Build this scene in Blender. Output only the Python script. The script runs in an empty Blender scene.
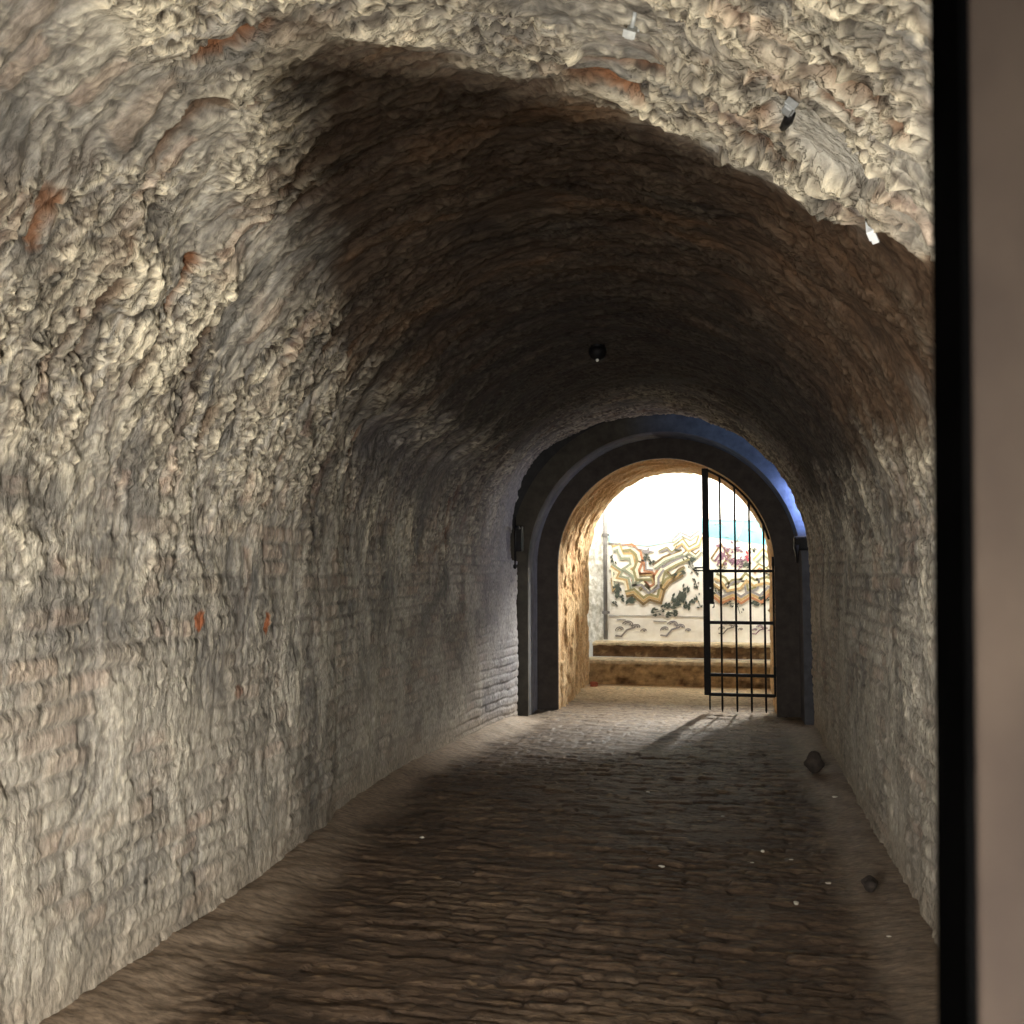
import bpy, bmesh, math, random
import numpy as np
from mathutils import Vector, Matrix

random.seed(7)
COL = bpy.context.scene.collection
PI = math.pi

# ------------------------------------------------------------------ noise
def _perm(seed):
    r = np.random.RandomState(seed)
    p = r.permutation(256)
    return np.concatenate([p, p]), r.rand(256) * 2 * PI

_PC = {}
def perlin(x, y, seed=0):
    if seed not in _PC:
        p, a = _perm(seed)
        _PC[seed] = (p, np.cos(a), np.sin(a))
    p, gx, gy = _PC[seed]
    x0 = np.floor(x).astype(int); y0 = np.floor(y).astype(int)
    fx = x - x0; fy = y - y0
    x0 &= 255; y0 &= 255
    x1 = (x0 + 1) & 255; y1 = (y0 + 1) & 255
    u = fx * fx * fx * (fx * (fx * 6 - 15) + 10)
    v = fy * fy * fy * (fy * (fy * 6 - 15) + 10)
    def g(ix, iy, dx, dy):
        h = p[p[ix] + iy]
        return gx[h] * dx + gy[h] * dy
    a = g(x0, y0, fx, fy); b = g(x1, y0, fx - 1, fy)
    c = g(x0, y1, fx, fy - 1); d = g(x1, y1, fx - 1, fy - 1)
    return (a + u * (b - a)) * (1 - v) + (c + u * (d - c)) * v   # about -.7 .. .7

def fbm(x, y, octv=4, seed=0, gain=.5):
    s = 0; a = 1; t = 0
    for i in range(octv):
        s = s + a * perlin(x * 2 ** i + 17.3 * i, y * 2 ** i - 9.1 * i, seed + i)
        t += a; a *= gain
    return s / t * 1.6

def ss(x, a, b):
    t = np.clip((x - a) / (b - a), 0, 1)
    return t * t * (3 - 2 * t)

def hash2(i, j, k=0):
    v = np.sin(i * 127.1 + j * 311.7 + k * 74.7) * 43758.5453
    return v - np.floor(v)

def bricks(a, b, la, lb, mortar):
    """a runs along the brick, b across courses. returns groove mask (1 in joint) and per-brick random ids"""
    row = np.floor(b / lb)
    aa = a / la + .5 * (row % 2) + .23 * hash2(row, 3.0)
    cell = np.floor(aa)
    da = np.abs(aa - cell - .5) * la
    db = np.abs(b / lb - row - .5) * lb
    e = np.minimum(la / 2 - da, lb / 2 - db)
    return 1 - ss(e, mortar * .35, mortar), hash2(row, cell), hash2(row, cell, 2)

def mixc(c, col, m):
    col = np.array(col)
    return c * (1 - m[..., None]) + col * m[..., None]

# ------------------------------------------------------------------ mesh helpers
def grid_object(name, P, material, uv=None, col=None, smooth=True, kind='structure', rel=None):
    ny, nx = P.shape[:2]
    me = bpy.data.meshes.new(name)
    idx = np.arange(ny * nx).reshape(ny, nx)
    quads = np.stack([idx[:-1, :-1], idx[:-1, 1:], idx[1:, 1:], idx[1:, :-1]], -1).reshape(-1, 4)
    nf = len(quads)
    me.vertices.add(ny * nx)
    me.vertices.foreach_set('co', P.reshape(-1).astype(np.float32))
    me.loops.add(nf * 4)
    me.loops.foreach_set('vertex_index', quads.reshape(-1).astype(np.int32))
    me.polygons.add(nf)
    me.polygons.foreach_set('loop_start', (np.arange(nf) * 4).astype(np.int32))
    me.polygons.foreach_set('loop_total', np.full(nf, 4, np.int32))
    me.update(calc_edges=True)
    if smooth:
        me.polygons.foreach_set('use_smooth', np.ones(nf, bool))
    if uv is not None:
        l = me.uv_layers.new(name='UVMap')
        l.data.foreach_set('uv', uv.reshape(-1, 2)[quads.reshape(-1)].reshape(-1).astype(np.float32))
    if col is not None:
        at = me.color_attributes.new('tint', 'FLOAT_COLOR', 'POINT')
        c4 = np.ones((ny * nx, 4), np.float32); c4[:, :3] = np.clip(col.reshape(-1, 3), 0, 1)
        if rel is not None: c4[:, 3] = np.clip(rel.reshape(-1), 0, 1)
        at.data.foreach_set('color', c4.reshape(-1))
    me.materials.append(material)
    o = bpy.data.objects.new(name, me); COL.objects.link(o)
    if kind: o['kind'] = kind
    return o

def obj(name, bm, mats, parent=None, smooth=False, bevel=0):
    me = bpy.data.meshes.new(name)
    bmesh.ops.recalc_face_normals(bm, faces=bm.faces)
    bm.to_mesh(me); bm.free()
    if not isinstance(mats, (list, tuple)): mats = [mats]
    for m in mats: me.materials.append(m)
    if smooth:
        me.polygons.foreach_set('use_smooth', np.ones(len(me.polygons), bool))
    o = bpy.data.objects.new(name, me); COL.objects.link(o)
    if parent is not None: o.parent = parent
    if bevel:
        b = o.modifiers.new('bevel', 'BEVEL'); b.width = bevel; b.segments = 2; b.limit_method = 'ANGLE'
    return o

def thing(name, label, cat, loc=(0, 0, 0), rot=(0, 0, 0), group=None):
    o = bpy.data.objects.new(name, None); COL.objects.link(o)
    o.empty_display_size = .1
    o.location = loc; o.rotation_euler = rot
    o['label'] = label; o['category'] = cat
    if group: o['group'] = group
    return o

def tag(o, label, cat, group=None):
    o['label'] = label; o['category'] = cat
    if group: o['group'] = group
    return o

def box(bm, x0, x1, y0, y1, z0, z1, mi=0):
    vs = [bm.verts.new((x, y, z)) for z in (z0, z1) for y in (y0, y1) for x in (x0, x1)]
    for f in ((0, 1, 3, 2), (4, 6, 7, 5), (0, 4, 5, 1), (2, 3, 7, 6), (0, 2, 6, 4), (1, 5, 7, 3)):
        fc = bm.faces.new([vs[i] for i in f]); fc.material_index = mi
    return vs

def tube(bm, pts, r, n=10, cap=True):
    pts = [Vector(p) for p in pts]
    rings = []
    for i, p in enumerate(pts):
        a = pts[max(i - 1, 0)]; b = pts[min(i + 1, len(pts) - 1)]
        d = (b - a).normalized()
        u = d.cross(Vector((0, 0, 1)))
        if u.length < .01: u = d.cross(Vector((0, 1, 0)))
        u.normalize(); v = d.cross(u)
        rr = r[i] if isinstance(r, (list, tuple)) else r
        rings.append([bm.verts.new(p + u * rr * math.cos(2 * PI * k / n) + v * rr * math.sin(2 * PI * k / n)) for k in range(n)])
    for a, b in zip(rings[:-1], rings[1:]):
        for k in range(n):
            bm.faces.new((a[k], a[(k + 1) % n], b[(k + 1) % n], b[k]))
    if cap:
        bm.faces.new(rings[0]); bm.faces.new(rings[-1][::-1])

# ------------------------------------------------------------------ materials
def new_mat(name):
    m = bpy.data.materials.new(name); m.use_nodes = True
    nt = m.node_tree
    b = nt.nodes['Principled BSDF']
    return m, nt, b

def N(nt, t, **kw):
    n = nt.nodes.new(t)
    for k, v in kw.items():
        if k in n.inputs: n.inputs[k].default_value = v
        else: setattr(n, k, v)
    return n

def masonry_mat(name, scale=(30, 60, 30), bump=.35, dist=.006, rough=.9, spec=.25, cvar=.5, use_uv=True):
    m, nt, b = new_mat(name)
    L = nt.links.new
    at = N(nt, 'ShaderNodeAttribute', attribute_name='tint')
    tc = N(nt, 'ShaderNodeTexCoord')
    mp = N(nt, 'ShaderNodeMapping'); mp.inputs['Scale'].default_value = scale
    L(tc.outputs['UV' if use_uv else 'Object'], mp.inputs['Vector'])
    n1 = N(nt, 'ShaderNodeTexNoise', Scale=1.0, Detail=6.0, Roughness=.65)
    L(mp.outputs[0], n1.inputs['Vector'])
    mp2 = N(nt, 'ShaderNodeMapping'); mp2.inputs['Scale'].default_value = tuple(s * .33 for s in scale)
    L(tc.outputs['UV' if use_uv else 'Object'], mp2.inputs['Vector'])
    vo = N(nt, 'ShaderNodeTexVoronoi', Scale=1.0, feature='DISTANCE_TO_EDGE')
    nw = N(nt, 'ShaderNodeTexNoise', Scale=2.0, Detail=3.0)
    L(mp2.outputs[0], nw.inputs['Vector'])
    mx = N(nt, 'ShaderNodeMixRGB', Fac=.35); L(mp2.outputs[0], mx.inputs[1]); L(nw.outputs['Color'], mx.inputs[2])
    L(mx.outputs[0], vo.inputs['Vector'])
    cr = N(nt, 'ShaderNodeMapRange'); cr.inputs['From Max'].default_value = .12
    L(vo.outputs['Distance'], cr.inputs['Value'])
    # colour
    rng = N(nt, 'ShaderNodeMapRange'); rng.inputs['From Min'].default_value = .3; rng.inputs['From Max'].default_value = .7
    rng.inputs['To Min'].default_value = 1 - cvar; rng.inputs['To Max'].default_value = 1 + cvar
    L(n1.outputs['Fac'], rng.inputs['Value'])
    mul = N(nt, 'ShaderNodeMixRGB', blend_type='MULTIPLY', Fac=1.0)
    L(at.outputs['Color'], mul.inputs[1]); L(rng.outputs[0], mul.inputs[2])
    L(mul.outputs[0], b.inputs['Base Color'])
    b.inputs['Roughness'].default_value = rough
    b.inputs['Specular IOR Level'].default_value = spec
    nf2 = N(nt, 'ShaderNodeTexNoise', Scale=1.0, Detail=7.0, Roughness=.62, Distortion=.35)
    mp3 = N(nt, 'ShaderNodeMapping'); mp3.inputs['Scale'].default_value = tuple(s * .55 for s in scale); mp3.inputs['Location'].default_value = (3.1, 7.7, 1.3)
    L(tc.outputs['UV' if use_uv else 'Object'], mp3.inputs['Vector']); L(mp3.outputs[0], nf2.inputs['Vector'])
    fl = N(nt, 'ShaderNodeMapRange', interpolation_type='SMOOTHSTEP'); fl.inputs['From Min'].default_value = .49; fl.inputs['From Max'].default_value = .52
    L(nf2.outputs['Fac'], fl.inputs['Value'])
    ad0 = N(nt, 'ShaderNodeMath', operation='MULTIPLY_ADD'); ad0.inputs[1].default_value = .45
    L(fl.outputs[0], ad0.inputs[0]); L(n1.outputs['Fac'], ad0.inputs[2])
    add = N(nt, 'ShaderNodeMath', operation='MULTIPLY_ADD'); add.inputs[1].default_value = .07
    L(cr.outputs[0], add.inputs[0]); L(ad0.outputs[0], add.inputs[2])
    bp = N(nt, 'ShaderNodeBump', Strength=bump, Distance=dist)
    st = N(nt, 'ShaderNodeMath', operation='MULTIPLY'); st.inputs[1].default_value = bump
    L(at.outputs['Alpha'], st.inputs[0]); L(st.outputs[0], bp.inputs['Strength'])
    L(add.outputs[0], bp.inputs['Height']); L(bp.outputs[0], b.inputs['Normal'])
    return m, nt, b

def plain_mat(name, c1, c2, scale=12, rough=.8, metal=0, bump=.15, stretch=(1, 1, 1), dist=.005, spec=.4):
    m, nt, b = new_mat(name)
    L = nt.links.new
    tc = N(nt, 'ShaderNodeTexCoord'); mp = N(nt, 'ShaderNodeMapping'); mp.inputs['Scale'].default_value = stretch
    L(tc.outputs['Object'], mp.inputs['Vector'])
    n1 = N(nt, 'ShaderNodeTexNoise', Scale=scale, Detail=5.0, Roughness=.6); L(mp.outputs[0], n1.inputs['Vector'])
    r = N(nt, 'ShaderNodeValToRGB')
    r.color_ramp.elements[0].position = .35; r.color_ramp.elements[1].position = .65
    r.color_ramp.elements[0].color = (*c1, 1); r.color_ramp.elements[1].color = (*c2, 1)
    L(n1.outputs['Fac'], r.inputs[0]); L(r.outputs[0], b.inputs['Base Color'])
    bp = N(nt, 'ShaderNodeBump', Strength=bump, Distance=dist); L(n1.outputs['Fac'], bp.inputs['Height']); L(bp.outputs[0], b.inputs['Normal'])
    b.inputs['Roughness'].default_value = rough; b.inputs['Metallic'].default_value = metal
    b.inputs['Specular IOR Level'].default_value = spec
    return m

M_wall = masonry_mat('limewashed_rubble', (22, 74, 1), 1.0, .013, .92, .2, .5)[0]
M_pass = masonry_mat('passage_plaster', (26, 40, 1), .8, .01, .9, .2, .35)[0]
M_floor = masonry_mat('worn_brick_paving', (20, 50, 1), .8, .009, .62, .3, .55)[0]
M_arch = masonry_mat('dressed_arch_plaster', (9, 9, 9), .3, .006, .85, .2, .3, use_uv=False)[0]
M_iron = plain_mat('black_iron', (.003, .003, .004), (.009, .007, .006), 30, .6, .0, .2, spec=.2)
M_white = plain_mat('white_plastic', (.72, .76, .78), (.85, .88, .9), 20, .5)
M_grey_metal = plain_mat('dull_grey_metal', (.42, .44, .44), (.6, .62, .6), 30, .5, .2)
M_grey_metal2 = plain_mat('aged_grey_metal', (.22, .23, .23), (.32, .33, .33), 30, .5, .2)
M_black = plain_mat('matte_black', (.0012, .0012, .0012), (.002, .002, .002), 10, 1, spec=0)
M_post = plain_mat('weathered_brown_wood', (.021, .0125, .0075), (.044, .030, .0195), 2.6, .85, 0, .3, (3, 3, 2.2))
M_step = masonry_mat('old_brown_step_plaster', (10, 14, 14), .9, .02, .9, .2, .5, use_uv=False)[0]
M_pipe = plain_mat('grey_pipe', (.16, .155, .15), (.24, .23, .225), 14, .6)
M_mural_ground = plain_mat('whitewashed_mural_ground', (.74, .72, .66), (.86, .85, .8), 6, .9, 0, .1)
M_whitewall = plain_mat('rough_white_plaster', (.45, .43, .36), (.92, .91, .86), 22, .95, 0, .6, (1, 1, .7), .02)
def flat(name, c, var=.15, scale=25, rough=.8):
    return plain_mat(name, tuple(x * (1 - var) for x in c), tuple(min(1, x * (1 + var)) for x in c), scale, rough, 0, .1)
M_pblue = flat('pale_blue_paint', (.42, .80, .87), .12, 4)
M_pblue2 = flat('sky_blue_paint', (.20, .66, .80), .15, 6)
M_pwhite = flat('sky_white_paint', (.88, .88, .86), .03, 4)
M_olive = flat('olive_tile', (.27, .25, .13))
M_green = flat('sage_tile', (.30, .33, .25))
M_terra = flat('terracotta_tile', (.45, .22, .12))
M_ochre = flat('ochre_tile', (.50, .36, .18))
M_dkbrown = flat('umber_tile', (.20, .14, .07))
M_grey = flat('grey_tile', (.27, .26, .27))
M_leaf = flat('charcoal_leaf_tile', (.07, .085, .07))
M_mauve = flat('plum_tile', (.22, .13, .18))
M_crim = flat('crimson_tile', (.50, .06, .08))
M_scroll = flat('grey_scroll_paint', (.24, .22, .21))
M_cream = flat('cream_tile', (.80, .76, .60))
M_stone = plain_mat('dark_stone', (.025, .019, .015), (.055, .042, .033), 20, .9, 0, .5)
M_brickbit = plain_mat('red_brick_chip', (.35, .09, .05), (.5, .17, .1), 30, .9, 0, .3)
M_pale = plain_mat('pale_litter', (.5, .46, .38), (.7, .66, .56), 30, .9, 0, .3)
M_lens = plain_mat('lamp_lens', (.6, .6, .58), (.7, .7, .68), 30, .2)

# ------------------------------------------------------------------ the tunnel shell
CX, CZ, R = -.70, 1.60, 1.47
WALL = CZ + .12                       # the walls run a little below the floor
ARC = PI * R
TOT = WALL * 2 + ARC
Y_END = 9.6

def section(s):
    """base point (x,z) and inward normal of the tunnel's cross-section"""
    th = np.clip((s - WALL) / R, 0, PI)
    below = np.where(s < WALL, s - WALL, np.where(s > WALL + ARC, WALL + ARC - s, 0.0))
    x = CX - R * np.cos(th); z = CZ + R * np.sin(th) + below
    return x, z, np.cos(th), -np.sin(th)

ys = np.concatenate([np.arange(-.5, 1.5, .05), np.arange(1.5, 4.6, .0105), np.arange(4.6, 6.6, .018), np.arange(6.6, Y_END, .025), [Y_END]])
sv = np.linspace(0, TOT, 760)
S, Y = np.meshgrid(sv, ys)
bx_, bz_, nx_, nz_ = section(S)

# where near plaster meets the dark vault: soot plus shade put in the colour
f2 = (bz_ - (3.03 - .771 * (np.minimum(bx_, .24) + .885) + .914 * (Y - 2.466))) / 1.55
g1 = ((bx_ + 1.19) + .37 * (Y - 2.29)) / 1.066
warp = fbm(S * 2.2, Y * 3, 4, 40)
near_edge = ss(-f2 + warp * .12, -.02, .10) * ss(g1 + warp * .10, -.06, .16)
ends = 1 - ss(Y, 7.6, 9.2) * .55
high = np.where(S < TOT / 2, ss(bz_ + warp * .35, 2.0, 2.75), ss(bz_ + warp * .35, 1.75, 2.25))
soot_shade = near_edge * high * ends
up = ss(bz_, 1.2, 2.4)                # 0 on the walls, 1 on the vault
low = 1 - ss(bz_, .7, 1.5)

# relief ------------------------------------------------------------
wx = fbm(S * 2.3, Y * 2.9, 3, 1) * .13
wy = fbm(S * 2.4 + 5, Y * 2.7, 3, 5) * .09
sa = S + wx; ya = Y + wy
big = fbm(S * .55, Y * .7, 3, 10)
n1 = fbm(sa * 2.3, ya * 5.6, 4, 14, .54)
n2 = fbm(sa * 3.6, ya * 14, 3, 21, .46)
n3 = fbm(sa * 11, ya * 27, 2, 27, .4)
def saw(n, k):
    v = n * k; f = v - np.floor(v)
    return f * (1 - ss(f, .86, 1.0))
smooth_ = ss(fbm(S * 1.5, Y * 2.2, 4, 62), -.02, .30)            # patches of sound, even plaster
smooth_ = np.maximum(smooth_, (1 - ss(bz_ + .3 * fbm(S * 1.2, Y * 1.2, 3, 64), .1, .9)) * .75 * (1 - ss(Y, 3.6, 5.5) * .6))
relief = 1 - .72 * smooth_
ter1 = ss(n1, -.05, -.02) * .5 + ss(n1, .17, .20) * .35 + ss(n1, -.30, -.26) * .5
ter2 = saw(n2 + .02, 2.6) * 1.5
saw1 = saw(n1, 3.2)
jr, ra, rb = bricks(sa, ya, .24, .078, .016)              # vault: bricks laid in rings
jw, wa, wb = bricks(ya, bz_ + fbm(S * 2, Y * 2, 2, 33) * .02, .23, .082, .016)  # walls: level courses
joint = jr * up + jw * (1 - up)
rid = np.where(up > .5, ra, wa); rid2 = np.where(up > .5, rb, wb)
cover = ss(fbm(S * 1.3, Y * 1.9, 4, 50) + .05 * n2, -.12, .22)   # 1 = plaster hides the bricks
show_brick = (1 - cover) * (1 - soot_shade * .4)
rocky = ss(bx_, -.5, .4) * up * (1 - soot_shade) * ss(bz_, 2.0, 2.5)
amp = .50 + .75 * up * (1 - .3 * smooth_) + .12 * rocky - .5 * soot_shade
amp = amp * (1 - .5 * ss(Y, 4.5, 7))
gq, qa, qb = bricks(sa + .04 * n2, ya + .02 * n2, .30, .10, .035)     # bricks lost from the rings
hole = (1 - gq) * ss(qa + .35 * fbm(S * .9, Y * 1.4, 3, 66), .86, .92) * up * (1 - .6 * soot_shade)
d = big * .03 - .034 * hole + amp * (ter1 * .028 * (1 - .35 * smooth_) + relief * (ter2 * .015 + n3 * .003) + saw1 * .022 * (.6 + .6 * rocky) + n1 * .010 * (1 + rocky))
d += -.009 * joint * (.25 + .75 * show_brick) + (rid - .5) * .010 * show_brick
# the left side falls back into a shallow recess past a ragged edge
edge = 5.3 + fbm(S * 1.5, Y * 0, 3, 60) * .12 - .25 * ss(bz_, 1.6, 2.6)
side_l = (S < TOT / 2) * (1 - ss(bz_ + .1 * n1, 2.2, 2.62))
rec = ss(Y, edge, edge + .14) * (1 - ss(Y, 6.6, 9.5)) * side_l
d += .06 * ss(Y, 8.6, 9.5) * (S < WALL) - .04 * rec - .15 * ss(Y, 3.9, 6.2) * (1 - ss(Y, 6.6, 9.5)) * side_l
d += -.15 * ss(Y, 8.3, 9.5) * np.exp(-((S - 2.75) / .55) ** 2)
# pale mortar patch under the clip
px_s = WALL + R * (PI - math.atan2(2.74 - CZ, .24 - CX))
patch = (1 - ss(np.sqrt(((S - (px_s + .05)) / .23) ** 2 + ((Y - 2.63) / .14) ** 2) + .25 * n2, .75, 1.0))
d = d * (1 - .75 * patch) + patch * .012
d -= .02
BX = bx_ + nx_ * d; BZ = bz_ + nz_ * d
P = np.stack([BX, Y, BZ], -1)

# colour ------------------------------------------------------------
hgt = ter1 * .6 + ter2 * .25 + n1 * .5 + saw1 * .2
tone = fbm(S * 1.1, Y * 1.6, 4, 70); tone2 = fbm(S * 5, Y * 8, 3, 75)
c = np.ones(S.shape + (3,)) * np.array((.36, .335, .29))
c = mixc(c, (.15, .145, .135), ss(tone, .0, .35) * .8)
c = mixc(c, (.47, .44, .37), ss(-tone, .05, .5) * .7)
c = mixc(c, (.56, .50, .37), ss(hgt, .55, 1.1) * (.25 + .6 * up) * .8)
c = mixc(c, (.17, .115, .075), ss(-hgt, -.2, .35) * (.35 + .5 * up))
for T in (-.05, .17, -.30):  # light on lips, shade with grime in crevices, put into the colour
    lip = ss(n1, T, T + .02) * (1 - ss(n1, T + .03, T + .10)); gap = ss(n1, T - .09, T - .03) * (1 - ss(n1, T - .01, T + .01))
    c = mixc(c, (.62, .55, .40), lip * (.25 + .45 * up)); c = mixc(c, (.085, .055, .036), gap * (.25 + .55 * up))
v_ = (n2 + .02) * 2.6; f_ = v_ - np.floor(v_)
lip = ss(f_, .55, .84) * (1 - ss(f_, .86, .93)); gap = np.maximum(ss(f_, .9, .98), 1 - ss(f_, .02, .2))
v_ = n1 * 3.2; f_ = v_ - np.floor(v_)
gap1 = np.maximum(ss(f_, .92, .98), 1 - ss(f_, .02, .10))
c = mixc(c, (.075, .05, .034), gap1 * (.15 + .6 * up)); c = mixc(c, (.60, .53, .39), ss(f_, .6, .84) * (1 - ss(f_, .87, .92)) * .5 * up)
c = mixc(c, (.60, .54, .41), lip * relief * (.2 + .35 * up)); c = mixc(c, (.10, .075, .055), gap * relief * (.2 + .45 * up))
c = mixc(c, (.27, .26, .235), smooth_ * up * .55)
c = mixc(c, (.13, .125, .115), ss(fbm(S * 3, Y * 5, 4, 68), .12, .42) * .6)
bsel = show_brick * ss(rid, .35, .8) * (1 - joint)
brickc = np.stack([.26 + .12 * rid2, .145 + .04 * rid, .085 + .0 * rid], -1)
redd = (ss(rid2, .55, .9) * show_brick * (1 - joint))[..., None]
c = c * (1 - .22 * redd) + brickc * .22 * redd
c = mixc(c, (.22, .20, .17), bsel * .35)
c = mixc(c, (.16, .14, .12), joint * show_brick * .5)
orange = ss(fbm(S * 2.4, Y * 4.5, 3, 80), .36, .5) * up * (1 - ss(hgt, .2, .6))
c = mixc(c, (.27, .115, .05), orange * .8)
c = mixc(c, (.15, .085, .05), hole * .75); c = mixc(c, (.30, .125, .055), hole * ss(qb, .5, .8) * .8)
damp = low * ss(fbm(S * 1.0, Y * .9, 3, 90) , -.4, .2) * .4
c = mixc(c, (.36, .32, .26), damp)
lum = c.mean(-1)
c = c * (np.clip(lum / .30, .15, 2.2) ** (.25 + .4 * up))[..., None]  # colour contrast raised to deepen the painted lit lips and shaded crevices
# soot and shade of the vault in one dark colour
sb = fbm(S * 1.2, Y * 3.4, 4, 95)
soot_shade_c = np.ones_like(c) * np.array((.085, .054, .034))
soot_shade_c = mixc(soot_shade_c, (.155, .085, .042), ss(sb, .08, .45) * .9)
soot_shade_c = mixc(soot_shade_c, (.035, .025, .02), ss(-sb, .1, .5) * .8)
soot_shade_c = mixc(soot_shade_c, (.17, .095, .05), ss(bx_ + .2 * tone, -.1, .45) * (1 - ss(Y, 4.5, 6.5)) * .6)
soot_shade_c = soot_shade_c * .62 * (1 + .5 * tone2[..., None])
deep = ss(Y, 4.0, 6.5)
soot_shade_c = mixc(soot_shade_c, (.028, .022, .02), deep * .85)
c = c * (1 - .93 * soot_shade[..., None]) + soot_shade_c * .93 * soot_shade[..., None]
c = mixc(c, (.42, .40, .35), patch * .85)
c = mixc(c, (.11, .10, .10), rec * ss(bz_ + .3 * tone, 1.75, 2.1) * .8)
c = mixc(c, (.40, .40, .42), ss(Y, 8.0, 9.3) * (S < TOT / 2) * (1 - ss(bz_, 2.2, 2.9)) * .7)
for (oy, oz, ra_, rz_) in ((3.62, 1.29, .045, .05), (4.26, 1.25, .035, .05), (4.0, .95, .05, .03), (3.4, 1.95, .05, .03)):
    m = (S < WALL) * (1 - ss(((Y - oy) / ra_) ** 2 + ((bz_ - oz) / rz_) ** 2 + .5 * n2, .7, 1.1))
    c = mixc(c, (.38, .12, .045), m * (.9 if oz in (1.29, 1.25) else .35))
# dust on the lowest course
c = mixc(c, (.29, .245, .19), (1 - ss(bz_ + .12 * tone, .05, .32)) * .7)
UV = np.stack([S, Y], -1)
i1 = int(np.searchsorted(sv, WALL + .35)); i2 = int(np.searchsorted(sv, WALL + ARC - .35))
rel = (1 - .6 * smooth_) * (1 - .45 * soot_shade)
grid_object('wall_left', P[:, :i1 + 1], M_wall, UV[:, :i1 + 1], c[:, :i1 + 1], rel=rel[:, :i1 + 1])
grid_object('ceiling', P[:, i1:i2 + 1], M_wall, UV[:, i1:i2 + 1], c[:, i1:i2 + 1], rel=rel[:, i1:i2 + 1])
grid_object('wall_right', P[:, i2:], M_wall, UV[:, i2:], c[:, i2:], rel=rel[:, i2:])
def vault_point(xz_angle, y, lift=0.0):
    """a point on the built surface: angle from the left spring, distance y, lifted inward"""
    s = WALL + R * xz_angle
    j = int(np.argmin(np.abs(sv - s))); i = int(np.argmin(np.abs(ys - y)))
    w = P[max(i - 2, 0):i + 3, max(j - 2, 0):j + 3].reshape(-1, 3).mean(0)
    n = np.array((math.cos(xz_angle), 0, -math.sin(xz_angle)))
    return Vector(w + n * lift), Vector(n)

# ------------------------------------------------------------------ floor
fy = np.concatenate([np.arange(-.6, 2.4, .06), np.arange(2.4, 5.2, .012), np.arange(5.2, 8, .02), np.arange(8, 12.05, .03)])
fx = np.linspace(-2.62, .98, 300)
FX, FY = np.meshgrid(fx, fy)
wxf = fbm(FX * 1.6, FY * 2.5, 4, 101) * .09
j, r1, r2 = bricks(FX + wxf, FY + wxf * .6 + .02 * fbm(FX * 3, FY * 3, 2, 104), .21, .072, .015)
left_edge = -2.15 - .10 * ss(FY, 5.0, 5.2) * (1 - ss(FY, 6.6, 9.5)) - .15 * ss(FY, 3.9, 6.2) * (1 - ss(FY, 6.6, 9.5))
dl = FX - left_edge; dr = .77 - FX
nf = fbm(FX * 2.2, FY * 2.2, 4, 110)
indoor = 1 - ss(FY, 9.3, 9.9)
inl = 1 - ss(dl + nf * .16, .16, .42)
inr = 1 - ss(dr + nf * .14, .14, .36)
dust = np.maximum(inl, inr) * indoor
worn = fbm(FX * .9, FY * 1.3, 4, 115)
fine = fbm(FX * 7, FY * 26, 3, 121)
fz = nf * .012 + (r1 - .5) * .014 * (1 - dust) - .007 * j * (1 - dust) * ss(worn, -.4, .3) + fine * .009 * (1 - .6 * dust)
fz += dust * (.008 + .012 * fbm(FX * 5, FY * 5, 3, 125))
fz += indoor * (.05 * (1 - ss(dl, -.05, .30)) + .04 * (1 - ss(dr, -.05, .26)))
fz *= 1 - .7 * ss(FY, 11.2, 11.8)
fz += .085 * ss(FY, 10.7, 11.7)
fc = np.ones(FX.shape + (3,)) * np.array((.125, .090, .062))
fc = mixc(fc, (.085, .064, .047), ss(r2, .4, .9) * .8)
fc = mixc(fc, (.20, .145, .10), ss(r1, .72, .95) * .6)
fc = mixc(fc, (.045, .034, .026), j * .55 * ss(worn, -.4, .3))
fc = mixc(fc, (.19, .145, .10), ss(worn, .1, .5) * .6)
fc = mixc(fc, (.30, .22, .135), ss(fine, .32, .5) * .7)
fc = mixc(fc, (.23, .19, .145), dust * .9)
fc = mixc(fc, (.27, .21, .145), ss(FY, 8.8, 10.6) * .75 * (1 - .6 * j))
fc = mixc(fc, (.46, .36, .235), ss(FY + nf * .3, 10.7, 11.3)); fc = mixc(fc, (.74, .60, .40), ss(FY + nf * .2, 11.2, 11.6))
fc = fc * (.78 + .22 * ss(FY, 8.0, 10.5) + (.32 * inl + .05 * inr) * indoor)[..., None] * (1 + (1 - ss(FY, 7, 9.5))[..., None] * np.array((.06, -.03, -.10)))  # left dust strip brightened in the colour as the lit side
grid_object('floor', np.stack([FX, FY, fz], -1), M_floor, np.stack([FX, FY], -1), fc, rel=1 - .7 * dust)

# ------------------------------------------------------------------ the arch at the far end
def arch_outline(cx, cz, r, z0=-.05, n=48, rz=None):
    rz = rz or r
    pts = [(cx - r, z0 + (cz - z0) * k / 12) for k in range(12)]
    pts += [(cx - r * math.cos(PI * k / n), cz + rz * math.sin(PI * k / n)) for k in range(n + 1)]
    pts += [(cx + r, cz + (z0 - cz) * k / 12) for k in range(1, 13)]
    return pts

def strip_between(bm, A, B, wob=0.0):
    va = [bm.verts.new(p) for p in A]; vb = [bm.verts.new(p) for p in B]
    for i in range(len(A) - 1):
        bm.faces.new((va[i], va[i + 1], vb[i + 1], vb[i]))

def tint(o, fn):
    me = o.data
    at = me.color_attributes.new('tint', 'FLOAT_COLOR', 'POINT')
    for i, v in enumerate(me.vertices):
        at.data[i].color = (*fn(v.co), 1)

Y1, Y2, Y3 = 9.74, 10.24, 11.9         # face of the outer order, face of the inner order, outer end of the passage
def on(y, pts): return [(x, y, z) for x, z in pts]
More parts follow.
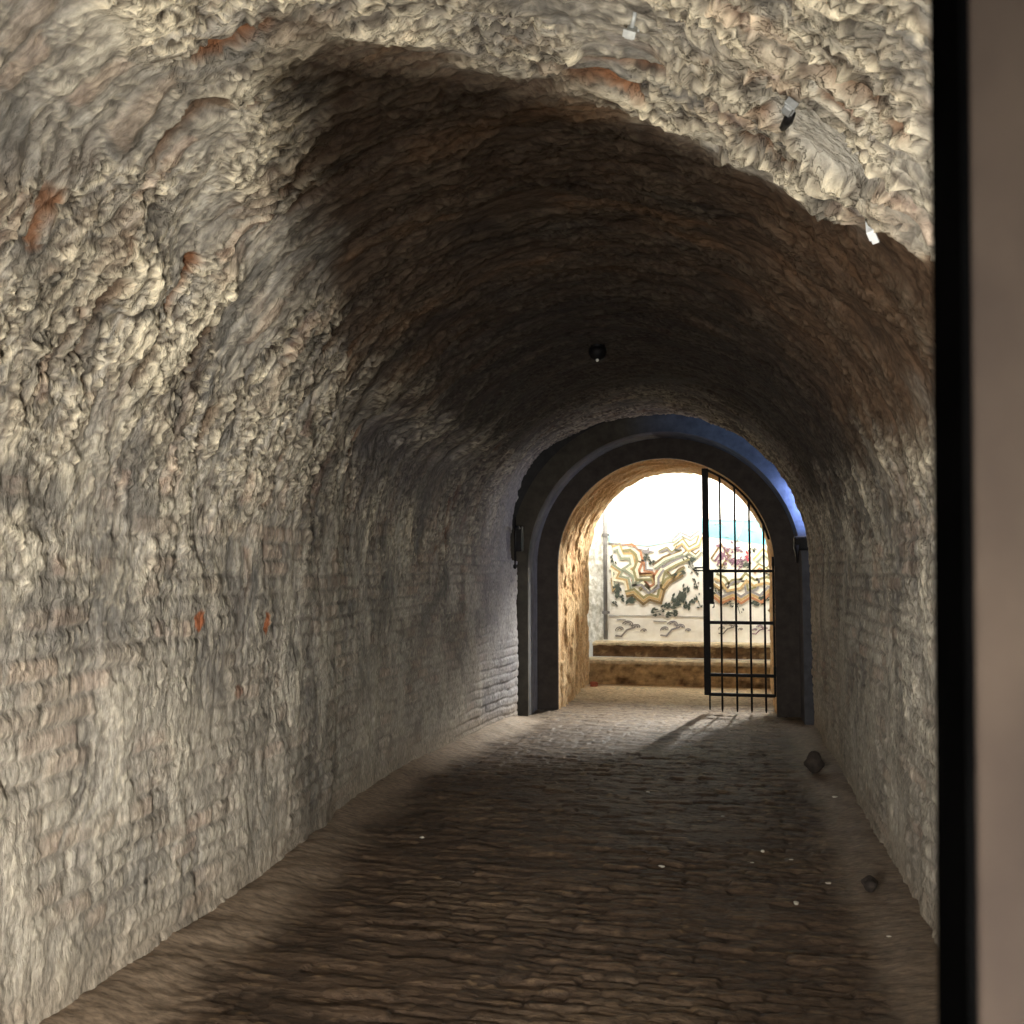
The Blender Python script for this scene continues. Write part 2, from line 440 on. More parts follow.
# slot between vault and arch
bm = bmesh.new()
o_big = arch_outline(CX, CZ, 1.72)
strip_between(bm, on(Y_END - .02, o_big), on(Y1 + .02, o_big))
strip_between(bm, on(Y_END, arch_outline(CX, CZ, 1.505)), on(Y_END, o_big))
o = obj('trim_1', bm, M_arch); o['kind'] = 'structure'; tint(o, lambda p: (.03, .03, .03))
# outer order: face and its reveal
def outer_r(): return arch_outline(-.665, 1.55, 1.375)
bm = bmesh.new()
strip_between(bm, on(Y1, outer_r()), on(Y1, o_big))
strip_between(bm, on(Y1, outer_r()), on(Y2, outer_r()))
o = obj('wall_arch', bm, M_arch); o['kind'] = 'structure'
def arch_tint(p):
    t = min(max((p.x + 1.0) / 1.0, 0), 1)  # blue skylight on strip and reveal put into the tint, dimmed lower right
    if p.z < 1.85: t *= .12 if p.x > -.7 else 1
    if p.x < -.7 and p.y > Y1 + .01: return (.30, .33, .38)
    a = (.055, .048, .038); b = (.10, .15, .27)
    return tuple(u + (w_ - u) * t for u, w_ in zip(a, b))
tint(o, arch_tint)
bpy.context.view_layer.update()
# inner order: dark plastered ring
bm = bmesh.new()
inner = arch_outline(-.67, 1.565, 1.143)
strip_between(bm, on(Y2, inner), on(Y2, arch_outline(-.665, 1.55, 1.40)))
strip_between(bm, on(Y2, inner), on(Y2 + .05, inner))
o = obj('trim_2', bm, M_arch); o['kind'] = 'structure'; tint(o, lambda p: (.055, .046, .04))

# passage through the thickness of the wall
py_ = np.linspace(Y2 + .04, Y3, 130)
po = np.linspace(0, 1, 330)
O, PY = np.meshgrid(po, py_)
k = (PY - Y2) / (Y3 - Y2)
r_ = 1.143 - .043 * k; cx_ = -.67 + .055 * k; cz_ = 1.565 - .01 * k
tot = 1.6 * 2 + PI * 1.12
s_ = O * tot
th = np.clip((s_ - 1.6) / 1.12, 0, PI)
bel = np.where(s_ < 1.6, s_ - 1.6, np.where(s_ > 1.6 + PI * 1.12, 1.6 + PI * 1.12 - s_, 0))
q1 = fbm(s_ * 2.4, PY * 4.5, 5, 140); q2 = fbm(s_ * 8, PY * 15, 4, 146)
fade = ss(PY, Y2 + .04, Y2 + .22)
dd = (.02 * ss(q1, -.05, .03) + .012 * q1 + .01 * ss(q2, 0, .1)) * fade * .9 - .02 * fade
X = cx_ - r_ * np.cos(th) + dd * np.cos(th); Z = cz_ + r_ * (1 + .06 * k) * np.sin(th) + bel - dd * np.sin(th)
pc = np.ones(O.shape + (3,)) * np.array((.40, .29, .17))
pc = mixc(pc, (.52, .42, .28), ss(q1, 0, .4) * .8)
pc = mixc(pc, (.22, .125, .06), ss(-q1, .05, .45) * .8)
pc = mixc(pc, (.55, .47, .34), (1 - ss(s_, .3, .9)) * ss(q2, -.1, .2) * .6)
pc = mixc(pc, (.30, .19, .09), ss(Z, 1.9, 2.5) * .6) * np.array((1.42, 1.30, 1.15))
grid_object('wall_passage', np.stack([X, PY, Z], -1), M_pass, np.stack([s_, PY], -1), pc)
# outer face of that wall (towards the courtyard)
bm = bmesh.new()
oi = [(float(a), float(b)) for a, b in zip(X[-1, ::4], Z[-1, ::4])]
ob_ = [(cx + (cx + .615) * 1.0, (cz - 1.5) * 1.5 + 1.5 if cz > 1.5 else cz) for cx, cz in oi]
strip_between(bm, on(Y3, oi), on(Y3 + .01, ob_))
o = obj('wall_arch_outside', bm, M_arch); o['kind'] = 'structure'; tint(o, lambda p: (.6, .55, .45))

# ------------------------------------------------------------------ iron gate leaf
GY = 10.36
gate = thing('iron_gate', 'black barred iron gate leaf standing closed in right half of the far archway', 'gate', (.45, GY, 0))
def gx(x): return x - .45
def arch_z(x, r=1.125, cx=-.665, cz=1.565): return cz + math.sqrt(max(r * r - (x - cx) ** 2, 0))
bm = bmesh.new(); box(bm, gx(-.262), gx(-.192), -.02, .02, .19, arch_z(-.22) - .0); obj('stile', bm, M_iron, gate, bevel=.004)
bm = bmesh.new(); box(bm, gx(.452), gx(.474), -.015, .015, .19, 1.56); obj('stile', bm, M_iron, gate, bevel=.004)
for z, h in ((1.5, .03), (.955, .034), (.405, .034), (.20, .034)):
    bm = bmesh.new(); box(bm, gx(-.20), gx(.46), -.014, .014, z - h / 2, z + h / 2); obj('rail', bm, M_iron, gate, bevel=.003)
bm = bmesh.new()
pts = [(gx(x), 0, arch_z(x) - .012) for x in np.linspace(-.235, .425, 24)]
tube(bm, pts, .013, 8); obj('top_rail', bm, M_iron, gate, True)
for x in (-.076, .077, .225, .370):
    bm = bmesh.new()
    tube(bm, [(gx(x), 0, .02), (gx(x), 0, .05), (gx(x), 0, .6), (gx(x), 0, arch_z(x) - .015)], [.004, .011, .011, .011], 8)
    obj('bar', bm, M_iron, gate, True)
bm = bmesh.new(); tube(bm, [(gx(-.205), 0, .035), (gx(-.205), 0, .06), (gx(-.205), 0, .2)], [.004, .009, .009], 8); obj('spike', bm, M_iron, gate, True)
bm = bmesh.new(); box(bm, gx(-.235), gx(-.150), -.035, .03, 1.15, 1.50)
lk = obj('lock_box', bm, M_iron, gate, bevel=.006)
bm = bmesh.new(); tube(bm, [(gx(-.185), -.045, 1.32), (gx(-.185), -.034, 1.32)], .008, 10); obj('keyhole', bm, M_grey_metal, lk)
bm = bmesh.new(); tube(bm, [(gx(-.15), 0, 1.17), (gx(-.15), 0, 1.12), (gx(-.165), 0, 1.11)], .007, 8); obj('latch_tail', bm, M_iron, lk, True)
bm = bmesh.new()
tube(bm, [(gx(-.26), -.01, 1.535), (gx(-.345), -.01, 1.535), (gx(-.362), -.01, 1.525), (gx(-.345), -.01, 1.505), (gx(-.26), -.01, 1.505)], .008, 8)
obj('latch_loop', bm, M_iron, gate, True)
for z in (.45, 1.6):
    bm = bmesh.new(); tube(bm, [(gx(.463), 0, z - .05), (gx(.463), 0, z + .05)], .014, 10); tube(bm, [(gx(.46), 0, z), (gx(.48), 0, z)], .01, 8)
    obj('hinge', bm, M_iron, gate, True)

# ------------------------------------------------------------------ ironwork on the walls
hook = thing('wall_hook', 'thin black iron hook rod hanging on the left wall beside the far arch', 'hook', (-2.09, 9.32, 1.8))
bm = bmesh.new(); box(bm, -.04, .03, .20, .30, -.10, .16); obj('plate', bm, M_iron, hook, bevel=.008)
bm = bmesh.new(); tube(bm, [(0, .25, .13), (.02, .1, .145), (.02, -.06, .135)], .015, 8); obj('bracket', bm, M_iron, hook, True)
bm = bmesh.new(); tube(bm, [(.02, -.06, .24), (.02, -.06, -.25)], .009, 8); tube(bm, [(.02, -.06, -.28), (.02, -.06, -.265), (.02, -.06, -.24), (.02, -.06, -.23)], [.006, .02, .02, .006], 10)
obj('rod', bm, M_iron, hook, True)
hb = thing('hinge_pintle', 'black iron hinge block set in right side of the far arch', 'hinge', (.69, 9.68, 1.74))
bm = bmesh.new(); box(bm, -.06, .10, -.05, .06, -.04, .10); obj('block', bm, M_iron, hb, bevel=.02)
bm = bmesh.new(); tube(bm, [(-.03, -.03, .02), (-.03, -.03, -.16)], [.03, .012], 8); obj('pin', bm, M_iron, hb, True)

# ------------------------------------------------------------------ ceiling fittings
def clip(name, label, ang, y, yaw, tilt, drop, mat, size=1.0, cat='bracket', shadow_rod=False):
    p, n = vault_point(ang, y, drop)
    t = thing(name, label, cat, p, group=None)
    z = -n; yv = Vector((0, 1, 0)); xv = yv.cross(z).normalized()
    m = Matrix((xv, yv, z)).transposed().to_4x4() @ Matrix.Rotation(yaw, 4, 'Z') @ Matrix.Rotation(tilt, 4, 'X')
    t.matrix_world = Matrix.Translation(p) @ m
    bm = bmesh.new(); box(bm, -.016 * size, .016 * size, -.028 * size, .028 * size, -.012, .012); obj('body', bm, mat, t, bevel=.003)
    bm = bmesh.new(); box(bm, -.022 * size, .022 * size, -.036 * size, -.026 * size, -.006, .014); obj('lip', bm, mat, t, bevel=.002)
    bm = bmesh.new(); box(bm, -.022 * size, .022 * size, .026 * size, .036 * size, -.006, .014); obj('lip', bm, mat, t, bevel=.002)
    if shadow_rod:
        bm = bmesh.new(); tube(bm, [(.012, .02, .0), (.012, .06, .0), (.006, .15, .012)], [.012, .014, .010], 8); obj('shadow_rod', bm, M_iron, t, True)  # dark rod standing in for the clip's shadow along the vault
    else:
        bm = bmesh.new(); tube(bm, [(0, 0, .01), (0, 0, drop + .03)], .006, 8); obj('stem', bm, M_grey_metal, t, True)
    return t
A = lambda x, z: math.atan2(z - CZ, CX - x)
clip('cable_clip', 'small pale cable clip on the crown of the vault at the top edge', A(-.218, 2.989), 2.47, .1, .9, .022, M_grey_metal, .8)
clip('cable_clip', 'grey cable clip with its shadow as a dark rod over the pale mortar patch of the vault', A(.23, 2.76), 2.47, .15, .0, .03, M_grey_metal2, .75, shadow_rod=True)
clip('cable_clip', 'bright white cable clip at right where plaster meets dark vault', A(.47, 2.53), 2.86, .9, .6, .03, M_white, 1.1)
p, n = vault_point(A(-.867, 3.06), 6.5)
lamp = thing('ceiling_lamp', 'small black dome lamp hanging from the dark vault crown', 'lamp', p)
bm = bmesh.new(); tube(bm, [(0, 0, .03), (0, 0, -.02)], .05, 16); obj('base', bm, M_iron, lamp, True)
bm = bmesh.new(); tube(bm, [(0, 0, -.02), (0, 0, -.05), (0, 0, -.09), (0, 0, -.105)], [.06, .065, .045, .015], 20); obj('dome', bm, M_iron, lamp, True)
bm = bmesh.new(); bmesh.ops.create_uvsphere(bm, u_segments=12, v_segments=8, radius=.012, matrix=Matrix.Translation((0, -.02, -.105))); obj('bulb', bm, M_lens, lamp, True)

# ------------------------------------------------------------------ courtyard: steps, wall, mural
def rough_step(name, label, x0, x1, y0, y1, z0, z1, seed, rcol=(.27, .17, .085)):
    """a long step: dark plastered riser, pale worn tread with a ragged nosing"""
    nx = 150
    xs = np.linspace(x0, x1, nx)
    prof = [(y0, z0)] + [(y0, z0 + (z1 - z0) * q) for q in np.linspace(.08, .86, 9)] + [(y0 - .02, z1 - .035), (y0 - .025, z1 - .012), (y0 - .008, z1), (y0 + (y1 - y0) * .5, z1 + .003), (y1, z1)]
    PR = np.array(prof)
    XX = np.repeat(xs[None], len(prof), 0); YY = np.repeat(PR[:, :1], nx, 1); ZZ = np.repeat(PR[:, 1:], nx, 1)
    nn = fbm(XX * 4, ZZ * 7 + YY * 7, 4, seed); n2_ = fbm(XX * 11, ZZ * 14 + YY * 9, 3, seed + 5)
    ragg = fbm(XX * 9, XX * 0 + 3.3, 3, seed + 9)
    riser = np.zeros_like(XX); riser[:10] = 1
    nose = np.zeros_like(XX); nose[10:12] = 1
    YY = YY + riser * (.022 * nn + .012 * n2_) + nose * .012 * ragg
    ZZ = ZZ + nose * .016 * ragg + (1 - riser) * (1 - nose) * .004 * nn
    col = np.ones(XX.shape + (3,)) * np.array((.66, .55, .38))
    rc = np.ones_like(col) * np.array(rcol)
    rc = mixc(rc, (.13, .075, .035), ss(nn, .0, .4))
    rc = mixc(rc, (.42, .30, .16), ss(n2_ - nn * .5, .15, .5) * .8)
    col = col * (1 - riser[..., None]) + rc * riser[..., None]
    o = grid_object(name, np.stack([XX, YY, ZZ], -1), M_step, None, col, True, None)
    tag(o, label, 'step')
rough_step('stone_step', 'lower brown step with worn pale tread just beyond the far arch', -1.76, 1.6, 11.95, 12.285, -.05, .395, 201, (.42, .29, .15))
rough_step('stone_step', 'upper brown step directly below the mural wall', -1.72, 1.6, 12.31, 12.69, .40, .58, 231, (.17, .105, .055))

WY = 12.70
# drawing frame on the mural wall: u to the right, v downward, one unit = 13 mm
def W(u, v, lift=0.0):
    x = -1.578 + .01298 * (u - 607)
    z = 1.5 + (571 - v) * (.01331 - .000003 * (u - 607))
    return (x, WY - lift, z)
bm = bmesh.new(); box(bm, -3.2, 2.6, WY, WY + .25, -.05, 2.80); o = obj('wall_courtyard', bm, M_mural_ground); o['kind'] = 'structure'
bm = bmesh.new(); box(bm, -3.2, 2.6, WY - .03, WY + .28, 2.80, 2.86); o = obj('trim_3', bm, M_mural_ground); o['kind'] = 'structure'
# rough pale pier at the left of the mural
bm = bmesh.new(); box(bm, -2.4, -1.60, WY - .05, WY + .01, .55, 2.80)
bmesh.ops.subdivide_edges(bm, edges=bm.edges[:], cuts=12, use_grid_fill=True)
for v in bm.verts:
    if v.co.y < WY: v.co.y += random.uniform(-.012, .012)
o = obj('trim_4', bm, M_whitewall); o['kind'] = 'structure'

pipe = thing('drain_pipe', 'grey vertical drain pipe at left edge of the mural wall', 'pipe', (W(606.0, 637)[0], WY - .085, .60))
bm = bmesh.new(); tube(bm, [(0, 0, 0), (0, 0, 2.15)], .027, 14); obj('pipe', bm, M_pipe, pipe, True)
for z in (.35, 1.38, 1.95):
    bm = bmesh.new(); tube(bm, [(0, 0, z - .02), (0, 0, z + .02)], .036, 14); box(bm, -.05, .05, .02, .06, z - .015, z + .015); obj('clamp', bm, M_pipe, pipe)

mural = thing('mosaic_mural', 'white wall mural with blue sky, zigzag tile bands and dark leaves', 'mural', (0, WY - .003, .6))
def wl(u, v, lift): 
    x, y, z = W(u, v, lift); return (x, y - WY + 0.0, z - .6)
def poly(bm, pts, lift, mi=0, thick=.006):
    top = [bm.verts.new(wl(u, v, lift + thick)) for u, v in pts]
    bot = [bm.verts.new(wl(u, v, 0)) for u, v in pts]
    f = bm.faces.new(top); f.material_index = mi
    for i in range(len(pts)):
        q = bm.faces.new((top[i], top[(i + 1) % len(pts)], bot[(i + 1) % len(pts)], bot[i])); q.material_index = mi
def ribbon(bm, pts, w, lift=0, mi=0, thick=.006, off=0.0):
    pts = [Vector(p) for p in pts]
    L_, R_ = [], []
    for i, p in enumerate(pts):
        a = pts[max(i - 1, 0)]; b = pts[min(i + 1, len(pts) - 1)]
        if 0 < i < len(pts) - 1:
            d1 = (p - a).normalized(); d2 = (b - p).normalized()
            t = (d1 + d2); t = t.normalized() if t.length > .01 else d1
            k = min(1 / max(abs(t.dot(d1)), .45), 2.0)
        else:
            t = (b - a).normalized(); k = 1
        nn = Vector((-t.y, t.x))
        L_.append(p + nn * (off - w / 2) * k); R_.append(p + nn * (off + w / 2) * k)
    for i in range(len(pts) - 1):
        poly(bm, [L_[i], L_[i + 1], R_[i + 1], R_[i]], lift, mi, thick)
# painted sky and sea
bm = bmesh.new(); poly(bm, [(609, 475), (790, 475), (790, 522), (709, 521), (655, 524), (609, 532)], 0, 0, .002); obj('painted_sky', bm, M_pwhite, mural)
bm = bmesh.new(); poly(bm, [(609, 530), (640, 529), (668, 527), (690, 521), (704, 518), (704, 533), (690, 532), (676, 541), (650, 546), (630, 544), (609, 542)], 0, 0, .003); obj('painted_sea', bm, M_pblue, mural)
bm = bmesh.new(); poly(bm, [(704, 520), (790, 520.5), (790, 546), (770, 545), (735, 540), (716, 537), (704, 536)], 0, 0, .004); obj('painted_sea', bm, M_pblue2, mural)
bm = bmesh.new(); ribbon(bm, [(705, 519.5), (790, 520.5)], .9, .004); ribbon(bm, [(744.5, 521), (738, 541)], 1.6, .005)
ribbon(bm, [(716, 524), (722, 522), (725, 526)], 1.6, .005); ribbon(bm, [(747, 529), (755, 531)], 1.2, .005); ribbon(bm, [(725, 536), (731, 537)], 1.0, .005)
obj('painted_mast', bm, M_grey, mural)
bm = bmesh.new(); ribbon(bm, [(609, 543), (625, 545), (640, 549), (655, 552)], 1.1, .002); obj('horizon_line', bm, M_grey, mural)
# zigzag bands: each is one strip of three or four tile colours
def band(pts, lanes, w=2.1):
    w *= 1.22
    mats = []; bm = bmesh.new()
    for i, m in enumerate(lanes):
        if m is None: continue
        if m not in mats: mats.append(m)
        ribbon(bm, pts, w * .92, .002 * i, mats.index(m), .006, (i - (len(lanes) - 1) / 2) * w)
    obj('zigzag_band', bm, mats, mural)
band([(613, 549), (619, 547), (623, 556), (632, 556), (634, 565), (628, 569), (636, 575), (636, 582), (642, 578)], [M_ochre, M_cream, M_green], 2.0)
band([(623, 548), (632, 547), (639, 553), (641, 561), (637, 570), (639, 577), (653, 577)], [M_terra, M_cream, M_olive], 2.2)
band([(626, 594), (634, 592), (644, 601), (650, 597), (660, 600), (663, 589), (669, 581), (683, 573)], [M_olive, M_ochre, M_dkbrown], 2.1)
band([(632, 583), (643, 582), (650, 590), (657, 586), (657, 577), (663, 568)], [M_terra, M_cream, M_grey], 2.0)
band([(640, 575), (653, 574), (655, 583)], [M_terra, M_ochre], 1.9)
band([(611, 566), (620, 572), (617, 578), (627, 580), (629, 590)], [M_green, M_ochre, M_cream], 1.9)
band([(613, 571), (614, 586)], [M_green, M_cream], 1.4)
band([(655, 567), (666, 559), (684, 552)], [M_dkbrown, M_cream, M_green], 1.9)
band([(661, 582), (664, 570), (676, 563), (690, 557)], [M_grey, M_cream, M_olive], 2.0)
band([(676, 547), (684, 541), (690, 549), (699, 544), (702, 536)], [M_olive, M_cream, M_ochre], 1.5)
band([(674, 541), (682, 533), (692, 538), (701, 531)], [M_grey, M_cream], 1.4)
band([(715, 594), (722, 600), (733, 595), (741, 600), (750, 594), (760, 599), (768, 590), (776, 592)], [M_grey, M_ochre, M_terra], 2.2)
band([(716, 576), (724, 580), (729, 588), (739, 586), (746, 577), (754, 583), (766, 580), (775, 584)], [M_olive, M_cream, M_ochre], 2.2)
band([(724, 590), (733, 581), (745, 580), (747, 592), (756, 588), (758, 578)], [M_olive, M_grey], 1.8)
band([(714, 560), (722, 548), (727, 556), (720, 566)], [M_dkbrown, M_cream, M_mauve], 1.8)
band([(755, 561), (763, 552), (771, 558), (777, 552)], [M_ochre, M_cream, M_green], 1.8)
band([(768, 612), (774, 604)], [M_dkbrown, M_ochre], 1.8)
band([(660, 552), (668, 548), (673, 553), (682, 546)], [M_olive, M_grey], 1.3)
band([(684, 555), (690, 551), (697, 556), (702, 551)], [M_dkbrown, M_cream, M_green], 1.2)
band([(640, 590), (646, 584), (652, 590), (658, 584), (666, 590)], [M_olive, M_dkbrown], 1.5)
band([(612, 578), (613, 590), (618, 584)], [M_green, M_ochre], 1.2)
band([(636, 560), (646, 562), (646, 570), (654, 571)], [M_grey, M_terra], 1.4)
band([(668, 572), (674, 578), (680, 570), (686, 567)], [M_dkbrown, M_olive], 1.3)
band([(753, 572), (759, 566), (766, 570), (774, 563)], [M_olive, M_cream, M_terra], 1.4)
band([(714, 584), (720, 589), (727, 583)], [M_ochre, M_dkbrown], 1.4)
# leaf clusters
def leaves(cluster, n, spread, ang, mat, size=2.2, name='leaf_cluster'):
    bm = bmesh.new()
    u0, v0 = cluster
    for i in range(n):
        t = random.uniform(-1, 1); q = random.gauss(0, .32)
        u = u0 + (t * math.cos(ang) - q * math.sin(ang)) * spread
        v = v0 + (t * math.sin(ang) + q * math.cos(ang)) * spread
        a = ang + random.uniform(-.9, .9); s = 1.35 * size * random.uniform(.6, 1.2); w = s * .45
        ca, sa_ = math.cos(a), math.sin(a)
        pl = [(-s, 0), (-s * .3, -w), (s * .4, -w * .8), (s, 0), (s * .3, w), (-s * .4, w * .8)]
        poly(bm, [(u + x * ca - y * sa_, v + x * sa_ + y * ca) for x, y in pl], .003, 0, .004 + .002 * random.random())
    ribbon(bm, [(u0 - math.cos(ang) * spread, v0 - math.sin(ang) * spread), (u0 + math.cos(ang) * spread, v0 + math.sin(ang) * spread)], .5, .001, 0, .003)
    obj(name, bm, mat, mural)
leaves((617.5, 591), 16, 5, 1.5, M_leaf); leaves((631, 600), 13, 4, -.5, M_leaf); leaves((622, 598), 5, 3, 1.0, M_leaf, 1.6)
leaves((676, 600), 30, 11, -.75, M_leaf, 2.3); leaves((662, 610.5), 18, 9, -.28, M_leaf, 1.5); leaves((673, 613), 15, 6, -.2, M_leaf, 1.6)
leaves((690, 604), 16, 6, -.9, M_leaf, 1.7); leaves((681, 575), 12, 5, -.5, M_leaf, 2.0); leaves((650, 560), 18, 7, .7, M_leaf, 1.5)
leaves((648, 551), 8, 4, .1, M_grey, 1.8); leaves((691, 559), 14, 6, .2, M_leaf, 1.7); leaves((680, 546), 12, 5, -.8, M_leaf, 1.4)
leaves((697, 584), 8, 6, 1.3, M_leaf, 1.3); leaves((760, 601), 24, 8, -.6, M_leaf, 2.0); leaves((728, 603), 9, 6, .1, M_leaf, 1.1)
leaves((730, 558), 30, 9, .6, M_mauve, 1.5); leaves((741, 562), 24, 8, -.6, M_mauve, 1.5); leaves((746, 565), 14, 4, .2, M_leaf, 1.6)
leaves((748, 556), 9, 4, 1.4, M_crim, 1.4, 'crimson_flower'); leaves((754, 549), 8, 5, .2, M_leaf, 1.2); leaves((722, 546), 10, 6, .3, M_mauve, 1.2)
leaves((684, 592), 20, 8, -.9, M_leaf, 1.9); leaves((699, 601), 10, 7, 1.2, M_leaf, 1.2); leaves((694, 569), 12, 7, .9, M_leaf, 1.2); leaves((661, 566), 9, 6, -.6, M_grey, 1.3); leaves((735, 549), 16, 8, .1, M_mauve, 1.3); leaves((722, 570), 10, 6, -.4, M_leaf, 1.1)
leaves((613, 560), 9, 5, 1.3, M_leaf, 1.2); leaves((615, 604), 6, 3, .8, M_leaf, 1.0); leaves((738, 608), 7, 6, 1.3, M_leaf, 1.0)
leaves((716, 590), 9, 5, 1.2, M_leaf, 1.3); leaves((765, 571), 10, 7, .1, M_leaf, 1.3)
# grey scrolls low on the wall
def scroll(u, v, k=1.0, mat=M_scroll):
    bm = bmesh.new()
    for i, (du, dv, r0, r1, turn, ph) in enumerate(((-9, 3, 5, 1.2, 1.1, 2.9), (-2, -1, 6, 1.5, 1.2, 3.3), (5, 1, 5, 1.2, 1.1, 3.1), (11, 4, 3.5, 1, 1.0, 3.0))):
        for off in (0, 1.9):
            pts = [(u + (du + (r0 - off + (r1 - r0) * t) * math.cos(ph + turn * PI * t)) * k, v + (dv + .7 * (r0 - off + (r1 - r0) * t) * math.sin(ph + turn * PI * t)) * k) for t in np.linspace(0, 1, 12)]
            ribbon(bm, pts, .9 * k, .001, 0, .003)
    ribbon(bm, [(u - 14 * k, v + 8 * k), (u - 9 * k, v + 8.5 * k), (u - 4 * k, v + 3 * k), (u + 3 * k, v + 1 * k)], 1.4 * k, .002, 0, .003)
    obj('scroll_ornament', bm, mat, mural)
scroll(632, 626, 1.2); scroll(677, 626, 1.15, M_grey); scroll(731, 626, .9); scroll(761, 628, .7, M_mauve)
bm = bmesh.new(); ribbon(bm, [(617, 619.5), (626, 620)], .8, .001); ribbon(bm, [(654, 621), (667, 621.5)], .8, .001); ribbon(bm, [(609, 615.5), (648, 615.5)], .35, .001); ribbon(bm, [(648, 615), (705, 617)], .35, .001)
obj('painted_border', bm, M_grey, mural)

# ------------------------------------------------------------------ litter on the floor
def floor_z(x, y):
    return float(fz[np.argmin(np.abs(fy - y)), np.argmin(np.abs(fx - x))])
def lump(name, label, x, y, s, mat, cat, sq=.6, group=None, seed=1):
    bm = bmesh.new(); bmesh.ops.create_icosphere(bm, subdivisions=3, radius=1)
    rr = random.Random(seed)
    ph = [rr.uniform(0, 6) for _ in range(6)]
    for v in bm.verts:
        q = 1 + .18 * math.sin(3 * v.co.x + ph[0]) + .15 * math.sin(4 * v.co.y + ph[1]) + .12 * math.sin(5 * v.co.z + ph[2])
        v.co *= q
        v.co.x *= s; v.co.y *= s * .85; v.co.z *= s * sq
    zmin = min(v.co.z for v in bm.verts)
    for v in bm.verts: v.co.z -= zmin
    o = obj(name, bm, mat, None, True); o.location = (x, y, floor_z(x, y) - .004)
    return tag(o, label, cat, group)
lump('stone', 'dark rounded stone on the dusty floor along the right wall', .60, 7.45, .075, M_stone, 'stone', .9, seed=3)
lump('stone', 'small dark clod against the foot of the right wall nearer the doorpost', .62, 4.75, .04, M_stone, 'stone', .8, seed=8)
lump('brick_chip', 'small red brick chip at the foot of the left jamb of the passage', -1.62, 11.72, .05, M_brickbit, 'brick chip', .7, seed=5)
g = 'pale scraps of litter on the brick floor'
for i, (x, y) in enumerate(((.10, 5.15), (.16, 5.35), (.30, 5.25), (.45, 4.9), (-.05, 6.1), (.28, 4.55), (.62, 4.2), (-.55, 6.6), (-1.2, 4.1), (-.35, 5.0), (.66, 6.6), (-1.7, 5.2))):
    lump('litter_scrap', 'tiny pale scrap of litter lying on the dark brick floor', x, y, random.uniform(.009, .015), M_pale, 'litter', .4, g, 20 + i)

# ------------------------------------------------------------------ door post close to the camera
post = thing('doorpost', 'blurred brown wooden doorpost with its shaded side as a black strip close up at the right', 'doorpost', (.085, .5, 0), (0, .019, 0))
bm = bmesh.new(); box(bm, .003, .30, 0, .065, 0, 2.25); obj('timber', bm, M_post, post, bevel=.003)
bm = bmesh.new(); box(bm, -.001, .003, .001, .071, 0, 2.25); obj('shade_strip', bm, M_black, post)  # shaded side of the post put in as a black strip

# ------------------------------------------------------------------ light
def area(name, loc, target, sx, sy, power, color):
    l = bpy.data.lights.new(name, 'AREA'); l.shape = 'RECTANGLE'; l.size = sx; l.size_y = sy; l.energy = power; l.color = color
    o = bpy.data.objects.new(name, l); COL.objects.link(o); o.location = loc
    o.rotation_euler = (Vector(target) - Vector(loc)).to_track_quat('-Z', 'Y').to_euler()
    return o
# added unseen floodlight; its plate cuts the vault shadow, its hood spares the post
SL = Vector((-.25, -.11, .125))
fl = thing('added_floodlight', 'added black floodlight with shadow-shaping plate and hood, out of view on the entrance floor', 'floodlight', (SL.x, SL.y, floor_z(SL.x, SL.y)))
bm = bmesh.new(); box(bm, -.07, .07, -.07, .05, 0, .06); obj('housing', bm, M_iron, fl, bevel=.008)
bm = bmesh.new(); tube(bm, [(0, 0, .06), (0, 0, .075)], .045, 20); obj('lens', bm, M_lens, fl, True)
K = Vector((-.334, .093, .370))
bm = bmesh.new()
a = [(K.x, K.y, 0), (K.x, K.y, K.z), (-.219, K.y, .295), (-.15, K.y, .287), (.15, K.y, 0)]
v0 = [bm.verts.new((p[0] - SL.x, p[1] - SL.y, p[2])) for p in a]; v1 = [bm.verts.new((p[0] - SL.x, p[1] - SL.y + .003, p[2])) for p in a]
bm.faces.new(v0); bm.faces.new(v1[::-1])
for i in range(5): bm.faces.new((v0[i], v0[(i + 1) % 5], v1[(i + 1) % 5], v1[i]))
obj('shield_plate', bm, M_black, fl)
bm = bmesh.new(); box(bm, -.015, .26, -.16, .066, .222, .226); box(bm, -.015, -.010, -.16, -.10, .0, .222); box(bm, .255, .26, -.16, -.10, .0, .222); obj('hood', bm, M_black, fl)
l = bpy.data.lights.new('added_flood', 'POINT'); l.energy = 520; l.color = (1, .94, .83); l.shadow_soft_size = .004
o = bpy.data.objects.new('added_flood', l); COL.objects.link(o); o.location = SL
# bright sky glow high over the courtyard
area('courtyard_glow', (.55, 14.0, 4.25), (-.3, 9.2, 0), .09, .9, 1300, (1, .95, .86))
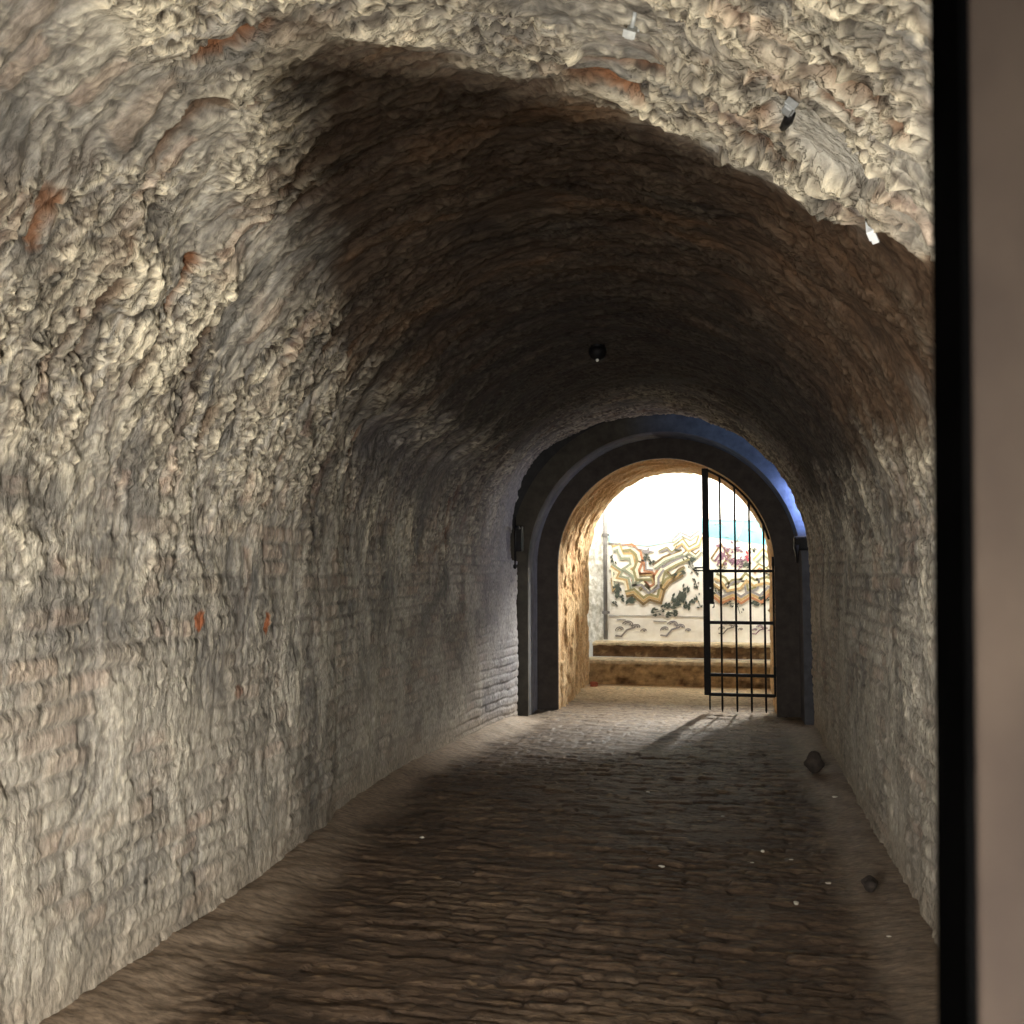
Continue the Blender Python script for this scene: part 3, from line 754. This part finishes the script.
# skylight slot beside the far arch
area('slot_light', (.80, 9.75, 2.15), (-2.1, 9.0, 1.0), .2, .5, 26, (.66, .69, 1))
l = bpy.data.lights.new('slot_glow', 'POINT'); l.energy = .2; l.color = (.28, .46, 1); l.shadow_soft_size = .03
o = bpy.data.objects.new('slot_glow', l); COL.objects.link(o); o.location = (.54, 9.74, 2.64)
# open sky over the courtyard
area('courtyard_sky', (-.4, 11.1, 5.0), (-.4, 12.7, 1.3), 3.5, 1.0, 800, (1, .97, .9))
# daylight from the entrance side, reaching the right wall and the floor
area('entrance_light', (.3, -1.5, 1.1), (-2.3, 6.4, .95), .6, .8, 24, (1, .95, .88)).data.spread = math.radians(48)
area('entrance_light', (-1.5, -1.3, 1.2), (.77, 4.8, 1.2), .6, .8, 20, (1, .95, .88)).data.spread = math.radians(48)

w = bpy.data.worlds.new('sky'); bpy.context.scene.world = w; w.use_nodes = True
bg = w.node_tree.nodes['Background']; bg.inputs[0].default_value = (.93, .97, 1.0, 1); bg.inputs[1].default_value = .8

# ------------------------------------------------------------------ camera
F = 950.0
def cam_angles(vx, vy):
    th = math.atan((vx - 512) / F); p = math.atan((vy - 512) / F)
    for _ in range(60):
        fw = Vector((-math.sin(th) * math.cos(p), math.cos(th) * math.cos(p), math.sin(p)))
        rt = Vector((math.cos(th), math.sin(th), 0)); upv = rt.cross(fw)
        d_ = Vector((0, 1, 0))
        th += (vx - (512 + F * d_.dot(rt) / d_.dot(fw))) / F * .8
        p += (vy - (512 - F * d_.dot(upv) / d_.dot(fw))) / F * .8
    return fw
fw = cam_angles(728, 571)
cd = bpy.data.cameras.new('camera'); cam = bpy.data.objects.new('camera', cd); COL.objects.link(cam)
cam.location = (0, 0, 1.5); cam.rotation_euler = fw.to_track_quat('-Z', 'Y').to_euler()
cd.sensor_width = 36; cd.lens = F / 1024 * 36; cd.clip_start = .02
cd.dof.use_dof = True; cd.dof.focus_distance = 6.5; cd.dof.aperture_fstop = 7.0
bpy.context.scene.camera = cam
sc = bpy.context.scene
sc.view_settings.view_transform = 'Standard'; sc.view_settings.look = 'None'; sc.view_settings.exposure = 0; sc.view_settings.gamma = 1
